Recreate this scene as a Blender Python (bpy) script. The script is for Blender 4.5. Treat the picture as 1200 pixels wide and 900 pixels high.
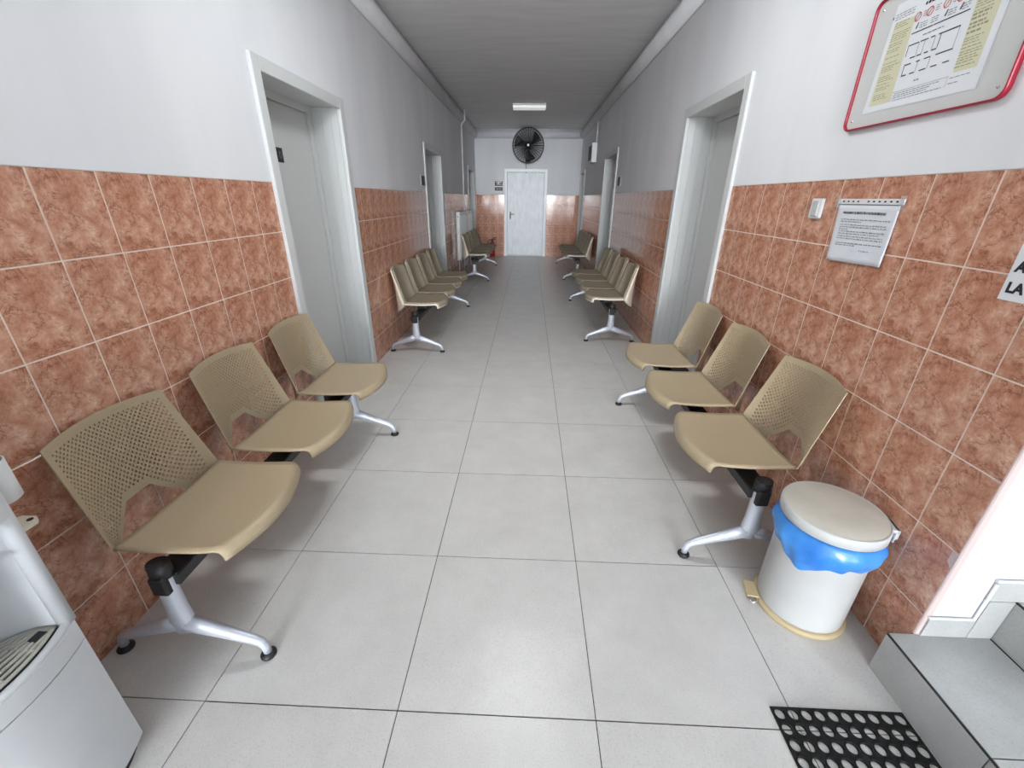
import bpy, bmesh, math, random
from mathutils import Vector, Matrix
random.seed(7)
PI = math.pi
for o in list(bpy.data.objects):
    bpy.data.objects.remove(o)
SC = bpy.context.scene
COL = SC.collection

# ------------------------------------------------------------------ camera
CAM_H = 1.426
PITCH, YAW, ROLL, FPX = 0.4188, -0.0348, 0.0102, 488.52
cam = bpy.data.cameras.new('camera')
cam.sensor_fit = 'HORIZONTAL'
cam.sensor_width = 36.0
cam.lens = 36.0 * FPX / 1200.0
cam.clip_start = 0.02
cam.clip_end = 100
camo = bpy.data.objects.new('camera', cam)
COL.objects.link(camo)
f = Vector((math.sin(YAW) * math.cos(PITCH), math.cos(YAW) * math.cos(PITCH), -math.sin(PITCH)))
r0 = Vector((math.cos(YAW), -math.sin(YAW), 0))
u0 = r0.cross(f)
cr, sr = math.cos(ROLL), math.sin(ROLL)
r_ = r0 * cr + u0 * sr
u_ = -r0 * sr + u0 * cr
M = Matrix((r_, u_, -f)).transposed().to_4x4()
M.translation = Vector((0, 0, CAM_H))
camo.matrix_world = M
SC.camera = camo

# ------------------------------------------------------------------ light
W = bpy.data.worlds.new('world')
SC.world = W
W.use_nodes = True
bg = W.node_tree.nodes['Background']
bg.inputs[0].default_value = (0.80, 0.89, 1.0, 1)
bg.inputs[1].default_value = 1.0


def area_light(name, loc, rot, sx, sy, power, color):
    l = bpy.data.lights.new(name, 'AREA')
    l.shape = 'RECTANGLE'
    l.size, l.size_y = sx, sy
    l.energy = power
    l.color = color
    o = bpy.data.objects.new(name, l)
    COL.objects.link(o)
    o.location = loc
    o.rotation_euler = rot
    return o


# daylight from unseen windows behind the photographer, made tall and distant to spread light
area_light('window_daylight', (0.0, -20.08, 2.65), (PI / 2, 0, 0), 5.6, 3.2, 2200, (0.92, 0.965, 1.0))
SC.view_settings.view_transform = 'Standard'
SC.view_settings.look = 'None'
SC.view_settings.gamma = 1.0
SC.view_settings.use_curve_mapping = False
SC.view_settings.exposure = 0.84

# ------------------------------------------------------------------ materials
MATS = {}


def mat(name, col, rough=0.5, metal=0.0, spec=0.5, emit=None, estr=0.0, alpha=None, trans=None, coat=0.0):
    m = bpy.data.materials.new(name)
    m.use_nodes = True
    b = m.node_tree.nodes['Principled BSDF']
    b.inputs['Base Color'].default_value = (*col, 1)
    b.inputs['Roughness'].default_value = rough
    b.inputs['Metallic'].default_value = metal
    b.inputs['Specular IOR Level'].default_value = spec
    b.inputs['Coat Weight'].default_value = coat
    if emit:
        b.inputs['Emission Color'].default_value = (*emit, 1)
        b.inputs['Emission Strength'].default_value = estr
    if alpha is not None:
        b.inputs['Alpha'].default_value = alpha
    if trans is not None:
        b.inputs['Transmission Weight'].default_value = trans
    MATS[name] = m
    return m


def nodes(m):
    return m.node_tree.nodes, m.node_tree.links, m.node_tree.nodes['Principled BSDF']


def noise_tint(m, c1, c2, scale, detail=4, lo=0.35, hi=0.65, stretch=(1, 1, 1), bump=0.0, bscale=None, coord='Object', distort=0.0):
    n, l, b = nodes(m)
    tc = n.new('ShaderNodeTexCoord')
    mp = n.new('ShaderNodeMapping')
    mp.inputs['Scale'].default_value = stretch
    l.new(tc.outputs[coord], mp.inputs['Vector'])
    t = n.new('ShaderNodeTexNoise')
    t.inputs['Scale'].default_value = scale
    t.inputs['Detail'].default_value = detail
    t.inputs['Distortion'].default_value = distort
    l.new(mp.outputs[0], t.inputs['Vector'])
    rp = n.new('ShaderNodeValToRGB')
    rp.color_ramp.elements[0].position = lo
    rp.color_ramp.elements[0].color = (*c1, 1)
    rp.color_ramp.elements[1].position = hi
    rp.color_ramp.elements[1].color = (*c2, 1)
    l.new(t.outputs['Fac'], rp.inputs['Fac'])
    l.new(rp.outputs[0], b.inputs['Base Color'])
    if bump:
        bt = t
        if bscale:
            bt = n.new('ShaderNodeTexNoise')
            bt.inputs['Scale'].default_value = bscale
            bt.inputs['Detail'].default_value = 3
            l.new(mp.outputs[0], bt.inputs['Vector'])
        bn = n.new('ShaderNodeBump')
        bn.inputs['Strength'].default_value = bump
        bn.inputs['Distance'].default_value = 0.004
        l.new(bt.outputs['Fac'], bn.inputs['Height'])
        l.new(bn.outputs[0], b.inputs['Normal'])
    return rp


noise_tint(mat('plaster', (.8, .8, .8), 0.75, spec=0.3), (.75, .76, .785), (.845, .85, .87), 2.2, 5, .3, .7, (1, 1, .28), bump=0.35, bscale=14)
noise_tint(mat('ceiling_paint', (.6, .6, .6), 0.8, spec=0.2), (.84, .845, .855), (.93, .93, .94), 3.0, 5, .3, .7, (.5, 3.2, 1), bump=0.3, bscale=10)
noise_tint(mat('cornice_paint', (.7, .7, .7), 0.7, spec=0.3), (.76, .76, .78), (.82, .82, .84), 4, 4)
mat('grout', (.80, .68, .59), 0.9, spec=0.2)
mat('floor_grout', (.05, .047, .042), 0.9, spec=0.2)
mat('corner_plaster', (.58, .48, .46), 0.8)


def build_tile_mat():
    m = mat('terracotta_tile', (.5, .2, .12), 0.11, spec=0.5)
    n, l, b = nodes(m)
    tc = n.new('ShaderNodeTexCoord')

    def nz(scale, det, dist, rough=.5, off=(0, 0, 0), st=(1, 1, 1)):
        mp = n.new('ShaderNodeMapping')
        mp.inputs['Location'].default_value = off
        mp.inputs['Scale'].default_value = st
        l.new(tc.outputs['Object'], mp.inputs['Vector'])
        t = n.new('ShaderNodeTexNoise')
        t.inputs['Scale'].default_value = scale
        t.inputs['Detail'].default_value = det
        t.inputs['Distortion'].default_value = dist
        t.inputs['Roughness'].default_value = rough
        l.new(mp.outputs[0], t.inputs['Vector'])
        return t
    a = nz(26, 6, .25, .72)
    rp = n.new('ShaderNodeValToRGB')
    e = rp.color_ramp.elements
    e[0].position, e[0].color = .30, (.375, .150, .090, 1)
    e[1].position, e[1].color = .70, (.76, .475, .345, 1)
    k = e.new(.44)
    k.color = (.52, .24, .152, 1)
    k = e.new(.55)
    k.color = (.61, .325, .222, 1)
    big = nz(9, 2, .2, .5, (2.3, .7, 5.1))
    am = n.new('ShaderNodeMath')
    am.operation = 'MULTIPLY_ADD'
    l.new(big.outputs['Fac'], am.inputs[0])
    am.inputs[1].default_value = .30
    am.inputs[2].default_value = -.15
    ad = n.new('ShaderNodeMath')
    ad.operation = 'ADD'
    l.new(am.outputs[0], ad.inputs[0])
    l.new(a.outputs['Fac'], ad.inputs[1])
    l.new(ad.outputs[0], rp.inputs['Fac'])
    # thin dark wandering veins, broken up
    v = nz(15, 4, .7, .66, (3, 1, 2), (1, 1.3, 1.5))
    vr = n.new('ShaderNodeValToRGB')
    ve = vr.color_ramp.elements
    ve[0].position, ve[0].color = .465, (0, 0, 0, 1)
    ve[1].position, ve[1].color = .535, (0, 0, 0, 1)
    k = ve.new(.50)
    k.color = (1, 1, 1, 1)
    l.new(v.outputs['Fac'], vr.inputs['Fac'])
    g = nz(12, 2, .3, .5, (7, 7, 1))
    gr = n.new('ShaderNodeValToRGB')
    gr.color_ramp.elements[0].position, gr.color_ramp.elements[0].color = .42, (0, 0, 0, 1)
    gr.color_ramp.elements[1].position, gr.color_ramp.elements[1].color = .56, (.9, .9, .9, 1)
    l.new(g.outputs['Fac'], gr.inputs['Fac'])
    mu = n.new('ShaderNodeMath')
    mu.operation = 'MULTIPLY'
    l.new(vr.outputs[0], mu.inputs[0])
    l.new(gr.outputs[0], mu.inputs[1])
    mx = n.new('ShaderNodeMix')
    mx.data_type = 'RGBA'
    l.new(mu.outputs[0], mx.inputs['Factor'])
    l.new(rp.outputs[0], mx.inputs['A'])
    mx.inputs['B'].default_value = (.25, .09, .05, 1)
    l.new(mx.outputs['Result'], b.inputs['Base Color'])
    bn = n.new('ShaderNodeBump')
    bn.inputs['Strength'].default_value = .025
    bn.inputs['Distance'].default_value = .003
    l.new(a.outputs['Fac'], bn.inputs['Height'])
    l.new(bn.outputs[0], b.inputs['Normal'])
    return m


build_tile_mat()


def build_floor_mat(name, lo, hi, rough):
    m = mat(name, (.6, .6, .58), rough, spec=0.5)
    n, l, b = nodes(m)
    tc = n.new('ShaderNodeTexCoord')
    oi = n.new('ShaderNodeObjectInfo')
    ad = n.new('ShaderNodeVectorMath')
    ad.operation = 'ADD'
    ml = n.new('ShaderNodeMath')
    ml.operation = 'MULTIPLY'
    ml.inputs[1].default_value = 40
    l.new(oi.outputs['Random'], ml.inputs[0])
    l.new(tc.outputs['Object'], ad.inputs[0])
    l.new(ml.outputs[0], ad.inputs[1])
    t = n.new('ShaderNodeTexNoise')
    t.inputs['Scale'].default_value = 5
    t.inputs['Detail'].default_value = 6
    t.inputs['Roughness'].default_value = .65
    l.new(ad.outputs[0], t.inputs['Vector'])
    rp = n.new('ShaderNodeValToRGB')
    rp.color_ramp.elements[0].position, rp.color_ramp.elements[0].color = .3, (*lo, 1)
    rp.color_ramp.elements[1].position, rp.color_ramp.elements[1].color = .65, (*hi, 1)
    l.new(t.outputs['Fac'], rp.inputs['Fac'])
    s = n.new('ShaderNodeTexNoise')
    s.inputs['Scale'].default_value = 230
    s.inputs['Detail'].default_value = 2
    l.new(ad.outputs[0], s.inputs['Vector'])
    sr_ = n.new('ShaderNodeValToRGB')
    sr_.color_ramp.elements[0].position, sr_.color_ramp.elements[0].color = .30, (.87, .86, .85, 1)
    sr_.color_ramp.elements[1].position, sr_.color_ramp.elements[1].color = .48, (1, 1, 1, 1)
    l.new(s.outputs['Fac'], sr_.inputs['Fac'])
    mx = n.new('ShaderNodeMix')
    mx.data_type = 'RGBA'
    mx.blend_type = 'MULTIPLY'
    mx.inputs['Factor'].default_value = 1
    l.new(rp.outputs[0], mx.inputs['A'])
    l.new(sr_.outputs[0], mx.inputs['B'])
    l.new(mx.outputs['Result'], b.inputs['Base Color'])
    bn = n.new('ShaderNodeBump')
    bn.inputs['Strength'].default_value = .12
    bn.inputs['Distance'].default_value = .002
    l.new(t.outputs['Fac'], bn.inputs['Height'])
    l.new(bn.outputs[0], b.inputs['Normal'])


build_floor_mat('floor_tile', (.625, .615, .59), (.705, .695, .67), .33)
build_floor_mat('stair_tile', (.41, .42, .41), (.50, .51, .50), .5)

noise_tint(mat('chair_plastic', (.5, .4, .27), 0.42, spec=.4), (.425, .34, .22), (.465, .375, .25), 260, 2, .35, .65, bump=.12)
mat('chair_edge', (.82, .75, .62), 0.45)
noise_tint(mat('chair_upholstery', (.3, .24, .17), 0.9, spec=.2), (.33, .28, .205), (.40, .345, .255), 300, 2, .35, .65, bump=.15)
mat('silver_paint', (.60, .63, .70), 0.4, metal=0.35)
mat('black_plastic', (.012, .012, .013), 0.5)
mat('black_metal', (.02, .02, .022), 0.45)
mat('door_white', (.66, .675, .67), 0.45)
mat('door_leaf_white', (.61, .62, .61), 0.5)
noise_tint(mat('far_door_paint', (.7, .75, .8), 0.36, spec=.4), (.74, .79, .83), (.86, .90, .93), 14, 5, .35, .62, (1, 1, .35), bump=.35, bscale=30)
mat('far_frame_paint', (.85, .88, .91), 0.35)
mat('white_plastic', (.78, .79, .79), 0.35)
mat('cream_plastic', (.70, .66, .54), 0.4)
noise_tint(mat('cooler_white', (.66, .68, .71), 0.38), (.64, .66, .68), (.68, .70, .72), 6, 3)
mat('cooler_grill', (.50, .49, .43), 0.5)
mat('blue_plastic', (.05, .16, .48), 0.35)
mat('red_plastic', (.5, .04, .04), 0.35)
noise_tint(mat('bin_white', (.8, .8, .8), 0.35), (.54, .55, .545), (.59, .60, .595), 5, 4, .35, .65)
noise_tint(mat('bin_lid', (.6, .58, .5), 0.4), (.56, .54, .47), (.62, .60, .53), 9, 5, .35, .65)
mat('bin_beige', (.55, .44, .26), 0.5)
noise_tint(mat('blue_bag', (.02, .2, .7), 0.25, spec=.6), (.022, .18, .62), (.075, .33, .82), 9, 3, .35, .7, bump=.25, bscale=16)
mat('chrome', (.8, .8, .8), 0.12, metal=1)
mat('rubber', (.014, .014, .014), 0.75, spec=.25)
mat('paper', (.74, .77, .82), 0.6)
mat('paper_white', (.80, .82, .85), 0.6)
mat('paper_yellow', (.68, .66, .46), 0.7)
mat('ink', (.02, .02, .03), 0.7)
mat('ink_grey', (.22, .23, .25), 0.7)
mat('ink_olive', (.30, .29, .18), 0.7)
mat('ink_red', (.55, .10, .10), 0.7)
mat('board_white', (.66, .67, .655), 0.35)
mat('board_red', (.36, .012, .035), 0.3)
mat('clear_plastic', (.75, .77, .8), 0.15, spec=.5, alpha=.2)
mat('cup_plastic', (.55, .57, .6), 0.2, spec=.5, alpha=.6)
mat('radiator_white', (.72, .73, .72), 0.4)
mat('extinguisher_red', (.42, .01, .015), 0.3)
mat('lamp_body', (.8, .8, .8), 0.4)
mat('lamp_diffuser', (.85, .85, .85), 0.5, emit=(1, 1, 1), estr=.25)  # weak glow put in to whiten the diffuser; the far lamp is unlit
mat('window_frame', (.75, .75, .75), 0.4)
mat('fan_black', (.012, .012, .014), 0.4)

# ------------------------------------------------------------------ mesh helpers


class MB:
    def __init__(self):
        self.bm = bmesh.new()

    def box(self, x0, x1, y0, y1, z0, z1, mi=0, bevel=0.0, seg=1):
        tmp = bmesh.new() if bevel else self.bm
        vs = [tmp.verts.new((x, y, z)) for x in (x0, x1) for y in (y0, y1) for z in (z0, z1)]
        q = [(0, 1, 3, 2), (4, 6, 7, 5), (0, 4, 5, 1), (2, 3, 7, 6), (0, 2, 6, 4), (1, 5, 7, 3)]
        for a in q:
            fc = tmp.faces.new([vs[i] for i in a])
            fc.material_index = mi
        if bevel:
            bmesh.ops.bevel(tmp, geom=tmp.edges[:], offset=bevel, segments=seg, affect='EDGES', profile=.5)
            self.merge(tmp, mi)
        return self

    def merge(self, tmp, mi=0, mtx=None):
        mp = {}
        for v in tmp.verts:
            mp[v] = self.bm.verts.new(mtx @ v.co if mtx else v.co)
        for fc in tmp.faces:
            try:
                nf = self.bm.faces.new([mp[v] for v in fc.verts])
                nf.material_index = mi
                nf.smooth = fc.smooth
            except ValueError:
                pass
        tmp.free()

    def prism(self, pts, axis, a, b, mi=0, smooth=False):
        """extrude a 2-D polygon along an axis; pts in the two other axes in cyclic order"""
        def P(p, t):
            if axis == 'z':
                return (p[0], p[1], t)
            if axis == 'y':
                return (p[0], t, p[1])
            return (t, p[0], p[1])
        A = [self.bm.verts.new(P(p, a)) for p in pts]
        B = [self.bm.verts.new(P(p, b)) for p in pts]
        n = len(pts)
        fs = [self.bm.faces.new(A[::-1]), self.bm.faces.new(B)]
        for i in range(n):
            fc = self.bm.faces.new((A[i], A[(i + 1) % n], B[(i + 1) % n], B[i]))
            fc.smooth = smooth
            fs.append(fc)
        for fc in fs:
            fc.material_index = mi
        return self

    def tube(self, path, rad, seg=10, mi=0, caps=True, flat=None, closed=False):
        """sweep a circle (or ellipse when rad items are tuples) along a path"""
        path = [Vector(p) for p in path]
        n = len(path)
        rads = rad if isinstance(rad, (list, tuple)) and not isinstance(rad, tuple) else [rad] * n
        rings = []
        up = None
        for i, p in enumerate(path):
            if closed:
                t = (path[(i + 1) % n] - path[i - 1]).normalized()
            else:
                t = (path[min(i + 1, n - 1)] - path[max(i - 1, 0)]).normalized()
            if up is None:
                up = Vector(flat) if flat else (Vector((0, 0, 1)) if abs(t.z) < .9 else Vector((0, 1, 0)))
            s = t.cross(up)
            if s.length < 1e-5:
                s = t.cross(Vector((1, 0, 0)))
            s.normalize()
            w = s.cross(t).normalized()
            if not flat:
                up = w
            rr = rads[i]
            ra, rb = rr if isinstance(rr, tuple) else (rr, rr)
            rings.append([self.bm.verts.new(p + s * (ra * math.cos(2 * PI * k / seg)) + w * (rb * math.sin(2 * PI * k / seg))) for k in range(seg)])
        m = n if closed else n - 1
        for i in range(m):
            A, B = rings[i], rings[(i + 1) % n]
            for k in range(seg):
                fc = self.bm.faces.new((A[k], A[(k + 1) % seg], B[(k + 1) % seg], B[k]))
                fc.smooth = True
                fc.material_index = mi
        if caps and not closed:
            for R in (rings[0][::-1], rings[-1]):
                fc = self.bm.faces.new(R)
                fc.material_index = mi
        return self

    def lathe(self, prof, cx=0, cy=0, seg=32, mi=0, smooth=True, axis='z', cz=0):
        """prof: list of (radius, height)"""
        rings = []
        for (rr, h) in prof:
            ring = []
            for k in range(seg):
                a = 2 * PI * k / seg
                c, s = rr * math.cos(a), rr * math.sin(a)
                if axis == 'z':
                    co = (cx + c, cy + s, cz + h)
                elif axis == 'y':
                    co = (cx + c, cy + h, cz + s)
                else:
                    co = (cx + h, cy + c, cz + s)
                ring.append(self.bm.verts.new(co))
            rings.append(ring)
        for A, B in zip(rings, rings[1:]):
            for k in range(seg):
                fc = self.bm.faces.new((A[k], A[(k + 1) % seg], B[(k + 1) % seg], B[k]))
                fc.smooth = smooth
                fc.material_index = mi
        for R, rev in ((rings[0], True), (rings[-1], False)):
            fc = self.bm.faces.new(R[::-1] if rev else R)
            fc.material_index = mi
        return self

    def grid(self, fn, nu, nv, mi=0, smooth=True):
        V = [[self.bm.verts.new(fn(i / nu, j / nv)) for j in range(nv + 1)] for i in range(nu + 1)]
        for i in range(nu):
            for j in range(nv):
                fc = self.bm.faces.new((V[i][j], V[i + 1][j], V[i + 1][j + 1], V[i][j + 1]))
                fc.smooth = smooth
                fc.material_index = mi
        return self

    def mesh(self, name, mats):
        bmesh.ops.remove_doubles(self.bm, verts=self.bm.verts[:], dist=1e-6)
        bmesh.ops.recalc_face_normals(self.bm, faces=self.bm.faces[:])
        me = bpy.data.meshes.new(name)
        self.bm.to_mesh(me)
        self.bm.free()
        for m in ([mats] if isinstance(mats, str) else mats):
            me.materials.append(MATS[m])
        return me

    def build(self, name, mats, parent=None, loc=None):
        return link(name, self.mesh(name, mats), parent, loc)


def link(name, me, parent=None, loc=None, rot=None):
    o = bpy.data.objects.new(name, me)
    COL.objects.link(o)
    if parent:
        o.parent = parent
    if loc:
        o.location = loc
    if rot:
        o.rotation_euler = rot
    return o


def tag(o, label=None, cat=None, group=None, kind=None):
    if label:
        o['label'] = label
    if cat:
        o['category'] = cat
    if group:
        o['group'] = group
    if kind:
        o['kind'] = kind
    return o


def empty(name, loc=(0, 0, 0), rz=0):
    o = bpy.data.objects.new(name, None)
    COL.objects.link(o)
    o.empty_display_size = .05
    o.location = loc
    o.rotation_euler = (0, 0, rz)
    return o


def solidified(name, mb, mats, thick, offset=-1, rim=None, bevel=0):
    """bake a solidify modifier into a mesh"""
    me = mb.mesh(name, mats)
    o = bpy.data.objects.new('tmp', me)
    COL.objects.link(o)
    s = o.modifiers.new('s', 'SOLIDIFY')
    s.thickness = thick
    s.offset = offset
    if rim is not None:
        s.material_offset_rim = rim
    dg = bpy.context.evaluated_depsgraph_get()
    dg.update()
    out = bpy.data.meshes.new_from_object(o.evaluated_get(dg))
    out.name = name
    bpy.data.objects.remove(o)
    return out


def text_mesh(body, size, mtl, name, parent=None, loc=(0, 0, 0), rot=(0, 0, 0), bold=0.0, align='LEFT', sx=1.0):
    cu = bpy.data.curves.new(name, 'FONT')
    cu.body = body
    cu.size = size
    cu.align_x = align
    cu.offset = bold
    cu.extrude = .0003
    cu.resolution_u = 2
    o = bpy.data.objects.new('tmp', cu)
    COL.objects.link(o)
    dg = bpy.context.evaluated_depsgraph_get()
    me = bpy.data.meshes.new_from_object(o.evaluated_get(dg))
    bpy.data.objects.remove(o)
    me.materials.clear()
    me.materials.append(MATS[mtl])
    for v in me.vertices:
        v.co.x *= sx
    return link(name, me, parent, loc, rot)


# ------------------------------------------------------------------ dimensions
XL, XR, YF, ZC = -1.391, 1.261, 11.75, 2.97
WT = .36                      # wall thickness
TL, TR_, TFZ = 1.495, 1.509, 1.512   # tile top heights
TH = .2525
YB = -20.0                     # lobby window wall
ZL = 4.6                      # lobby ceiling
YO = -.6                      # where the corridor opens into the lobby
DOORS_L = [(2.444, 3.555, 2.072), (6.09, 7.26, 2.08), (10.28, 11.41, 2.08)]
DOORS_R = [(2.925, 4.043, 2.098), (6.866, 8.03, 2.11), (10.78, 11.60, 2.05)]
YE = .945                     # end of the right wall at the stairs

# ------------------------------------------------------------------ floor
FY0_LOBBY = .741 - 6 * .601   # loose tiles are laid from here on
fl = MB()
fl.box(-3.3, 3.5, YB - .2, YF + .3, -.12, -.0035)
fl.box(-3.2, 3.4, YB - .05, FY0_LOBBY - .001, -.0034, -.0002, 1)
floor = tag(fl.build('floor', ['floor_grout', 'floor_tile']), 'grey porcelain tiled corridor floor with thin dark joints', None, kind='structure')
FS, FX0, FY0, G = .600, -.364, .741, .0030
full_ft = MB().box(G / 2, FS - G / 2, G / 2, FS - G / 2, -.006, 0).mesh('floor_tile', 'floor_tile')


def clip_tile(x0, x1, y0, y1):
    return MB().box(x0, x1, y0, y1, -.006, 0).mesh('floor_tile', 'floor_tile')


for i in range(-6, 7):
    for j in range(-6, 20):
        ox, oy = FX0 + i * FS, FY0 + j * .601
        lo_x, hi_x = (XL, XR) if oy > YO else (-3.2, 3.4)
        a, b_ = max(ox, lo_x) - ox, min(ox + FS, hi_x) - ox
        c, d = max(oy, YB) - oy, min(oy + .601, YF) - oy
        if b_ - a < .02 or d - c < .02:
            continue
        if a == 0 and c == 0 and b_ > FS - 1e-6 and d > .6009:
            me = full_ft
        else:
            me = clip_tile(*[(-.006 if q > 0 else G / 2) + q for q in (a,)], b_ + (.006 if ox + b_ > hi_x - 1e-6 else -G / 2), c + G / 2, d + (.006 if oy + d > YF - 1e-6 else -G / 2))
        link('floor_tile', me, floor, (ox, oy, 0))

# ------------------------------------------------------------------ walls


def side_wall(name, side, doors, y0, y1, ztile):
    """side -1: left wall (faces +x), +1: right wall. Lower band is the grout bed behind the tiles."""
    xw = XL if side < 0 else XR
    mb = MB()

    def seg(ya, yb, za, zb, rec, mi):
        xf = xw + side * rec
        mb.box(min(xf, xw + side * WT), max(xf, xw + side * WT), ya, yb, za, zb, mi)
    ys = y0
    for (a, b_, top) in doors + [(y1, None, None)]:
        seg(ys, a, 0, ztile, .0012, 1)
        seg(ys, a, ztile, ZC, -.0015, 0)
        if b_ is None:
            break
        seg(a, b_, top - .03, ZC, -.0015, 0)
        ys = b_
    return tag(mb.build(name, ['plaster', 'grout']), kind='structure')


wall_left = side_wall('wall_left', -1, DOORS_L, YO, YF, TL)
wall_right = side_wall('wall_right', 1, DOORS_R, YE + .012, YF, TR_)
tag(wall_left, 'long white corridor wall with terracotta tile wainscot, behind the water cooler')
tag(wall_right, 'long white corridor wall with terracotta tile wainscot, beside the stairs')

TILE_CACHE = {}


def tile_mesh(w0, w1, h0, h1):
    k = tuple(round(v, 4) for v in (w0, w1, h0, h1))
    if k not in TILE_CACHE:
        # local: x = out of the wall, y = along, z = up ; front face at x = 0
        TILE_CACHE[k] = MB().box(-.0065, 0, w0, w1, h0, h1, bevel=.0008).mesh('wall_tile', 'terracotta_tile')
    return TILE_CACHE[k]


def lay_tiles(parent, plane, y0, y1, origin, w, ztop, axis, sgn, tilt=.0022):
    """axis 'x': wall plane at x=plane; axis 'y': wall plane at y=plane (the run is along x)"""
    g = .0046
    k0 = math.floor((y0 - origin) / w + 1e-6)
    k1 = math.ceil((y1 - origin) / w - 1e-6)
    for k in range(k0, k1):
        o = origin + k * w
        a, b_ = max(o, y0), min(o + w, y1)
        if b_ - a < .012:
            continue
        for rrow in range(6):
            zt = ztop - rrow * TH
            zb = max(zt - TH, 0)
            cy, cz = w / 2, TH / 2
            me = None
            aa, bb = a - o - cy + g / 2, b_ - o - cy - g / 2
            za, zz = zb - (zt - TH) - cz + g / 2, TH - cz - g / 2
            if axis == 'x':
                if sgn > 0:      # faces +x
                    me = tile_mesh(aa, bb, za, zz)
                    rot = (0, random.gauss(0, tilt), random.gauss(0, tilt))
                else:            # faces -x : turned half round
                    me = tile_mesh(-bb, -aa, za, zz)
                    rot = (0, random.gauss(0, tilt), PI + random.gauss(0, tilt))
                loc = (plane, o + cy, zt - cz)
            else:                # faces -y
                me = tile_mesh(aa, bb, za, zz)
                rot = (0, random.gauss(0, tilt), -PI / 2 + random.gauss(0, tilt))
                loc = (o + cy, plane, zt - cz)
            link('wall_tile', me, parent, loc, rot)


def lay_side(parent, side, doors, y0, y1, origins, w, ztile):
    xw = XL if side < 0 else XR
    ys = y0
    for (d, org) in zip(doors + [(y1, None, None)], origins):
        lay_tiles(parent, xw, ys, d[0], org, w, ztile, 'x', -side)
        ys = d[1]


lay_side(wall_left, -1, DOORS_L, YO, YF, [1.234, 3.708, 7.33, 11.5], .2052, TL)
lay_side(wall_right, 1, DOORS_R, YE + .001, YF, [2.94, 4.414, 8.1, 11.62], .206, TR_)

# far wall with the doorway
FD0, FD1, FDZ = -.657, .434, 2.105
mb = MB()
for (a, b_) in ((XL - WT, FD0), (FD1, XR + WT)):
    mb.box(a, b_, YF + .0012, YF + WT, 0, TFZ, 1)
    mb.box(a, b_, YF - .0015, YF + WT, TFZ, ZC, 0)
mb.box(FD0, FD1, YF - .0015, YF + WT, FDZ - .03, ZC, 0)
wall_far = tag(mb.build('wall_far', ['plaster', 'grout']), 'white end wall with tiled lower half around the closed door', kind='structure')
lay_tiles(wall_far, YF, XL, FD0, -1.029, .206, TFZ, 'y', -1, .003)
lay_tiles(wall_far, YF, FD1, XR, .8474, .206, TFZ, 'y', -1, .003)

# plaster corner bead at the end of the tiled right wall, and the stair wall behind it
mb = MB()
mb.prism([(XR + .0004, YE + .02), (XR + .0004, YE + .0005), (XR + .003, YE - .003), (XR + .021, YE - .003), (XR + .024, YE + .0005), (XR + .024, YE + .02)], 'z', .165, TR_)
mb.build('corner_bead', 'corner_plaster', wall_right)
mb = MB()
mb.prism([(XR - .0015, YE + .02), (XR - .0015, YE + .004), (XR + .004, YE - .001), (XR + .024, YE - .001), (XR + .024, YE + .02)], 'z', TR_, ZC)
mb.build('corner_bead', 'plaster', wall_right)
mb = MB()
mb.box(XR + .012, 3.4, YE, YE + WT, 0, ZL)
tag(mb.build('wall_stair', 'plaster'), 'white side wall rising beside the stairs', kind='structure')

# unseen lobby: side walls and window wall, depth and height shaped for light
mb = MB()
mb.box(-3.2 - WT, -3.2, YB - .2, YO + .2, 0, ZL)
mb.box(-3.2, XL - WT, YO, YO + .2, 0, ZL)
mb.box(XL - WT, XR + WT, YO, YO + .2, ZC + .15, ZL)
mb.box(XR + WT - .2, XR + WT, YO + .2, YE, ZC + .15, ZL)
tag(mb.build('wall_lobby_left', 'plaster'), kind='structure')
mb = MB()
mb.box(3.4, 3.4 + WT, YB - .2, YE + WT, 0, ZL)
tag(mb.build('wall_lobby_right', 'plaster'), kind='structure')
mb = MB()
mb.box(-3.2, 3.4, YB - .25, YB, 0, 1.05)
mb.box(-3.2, 3.4, YB - .25, YB, 4.3, ZL)
mb.box(-3.2, -2.85, YB - .25, YB, 1.05, 4.3)
mb.box(2.85, 3.4, YB - .25, YB, 1.05, 4.3)
tag(mb.build('wall_back', 'plaster'), kind='structure')
mb = MB()
for x in (-2.85, -1.9, -.95, 0, .95, 1.9, 2.78):
    mb.box(x, x + .07, YB - .05, YB, 1.05, 4.3)
for z in (1.05, 2.85, 4.23):
    mb.box(-2.85, 2.85, YB - .05, YB, z, z + .07)
tag(mb.build('window_1', 'window_frame'), kind='structure')

# ceiling and cornices
mb = MB()
mb.box(XL - WT, XR + WT, YO, YF + WT, ZC, ZC + .15)
mb.box(-3.6, 3.8, YB - .25, YO, ZL, ZL + .15)
mb.box(XR + WT, 3.8, YO, YE + WT, ZL, ZL + .15)
tag(mb.build('ceiling', 'ceiling_paint'), 'flat grey-white painted corridor ceiling', kind='structure')
PROF = [(0, 2.765), (.022, 2.768), (.045, 2.782), (.066, 2.806), (.078, 2.835), (.082, 2.865), (.078, 2.89), (.055, 2.915), (.03, 2.935), (.02, ZC), (0, ZC)]
mb = MB()
mb.prism([(XL + a, z) for a, z in PROF], 'y', YO, YF, smooth=True)
tag(mb.build('trim_1', 'cornice_paint'), kind='structure')
mb = MB()
mb.prism([(XR - a, z) for a, z in PROF], 'y', YE, YF, smooth=True)
tag(mb.build('trim_2', 'cornice_paint'), kind='structure')
mb = MB()
mb.prism([(YF - a, z) for a, z in PROF], 'x', XL, XR, smooth=True)
tag(mb.build('trim_3', 'cornice_paint'), kind='structure')

# ------------------------------------------------------------------ side doors
DOOR_N = [0]


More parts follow.
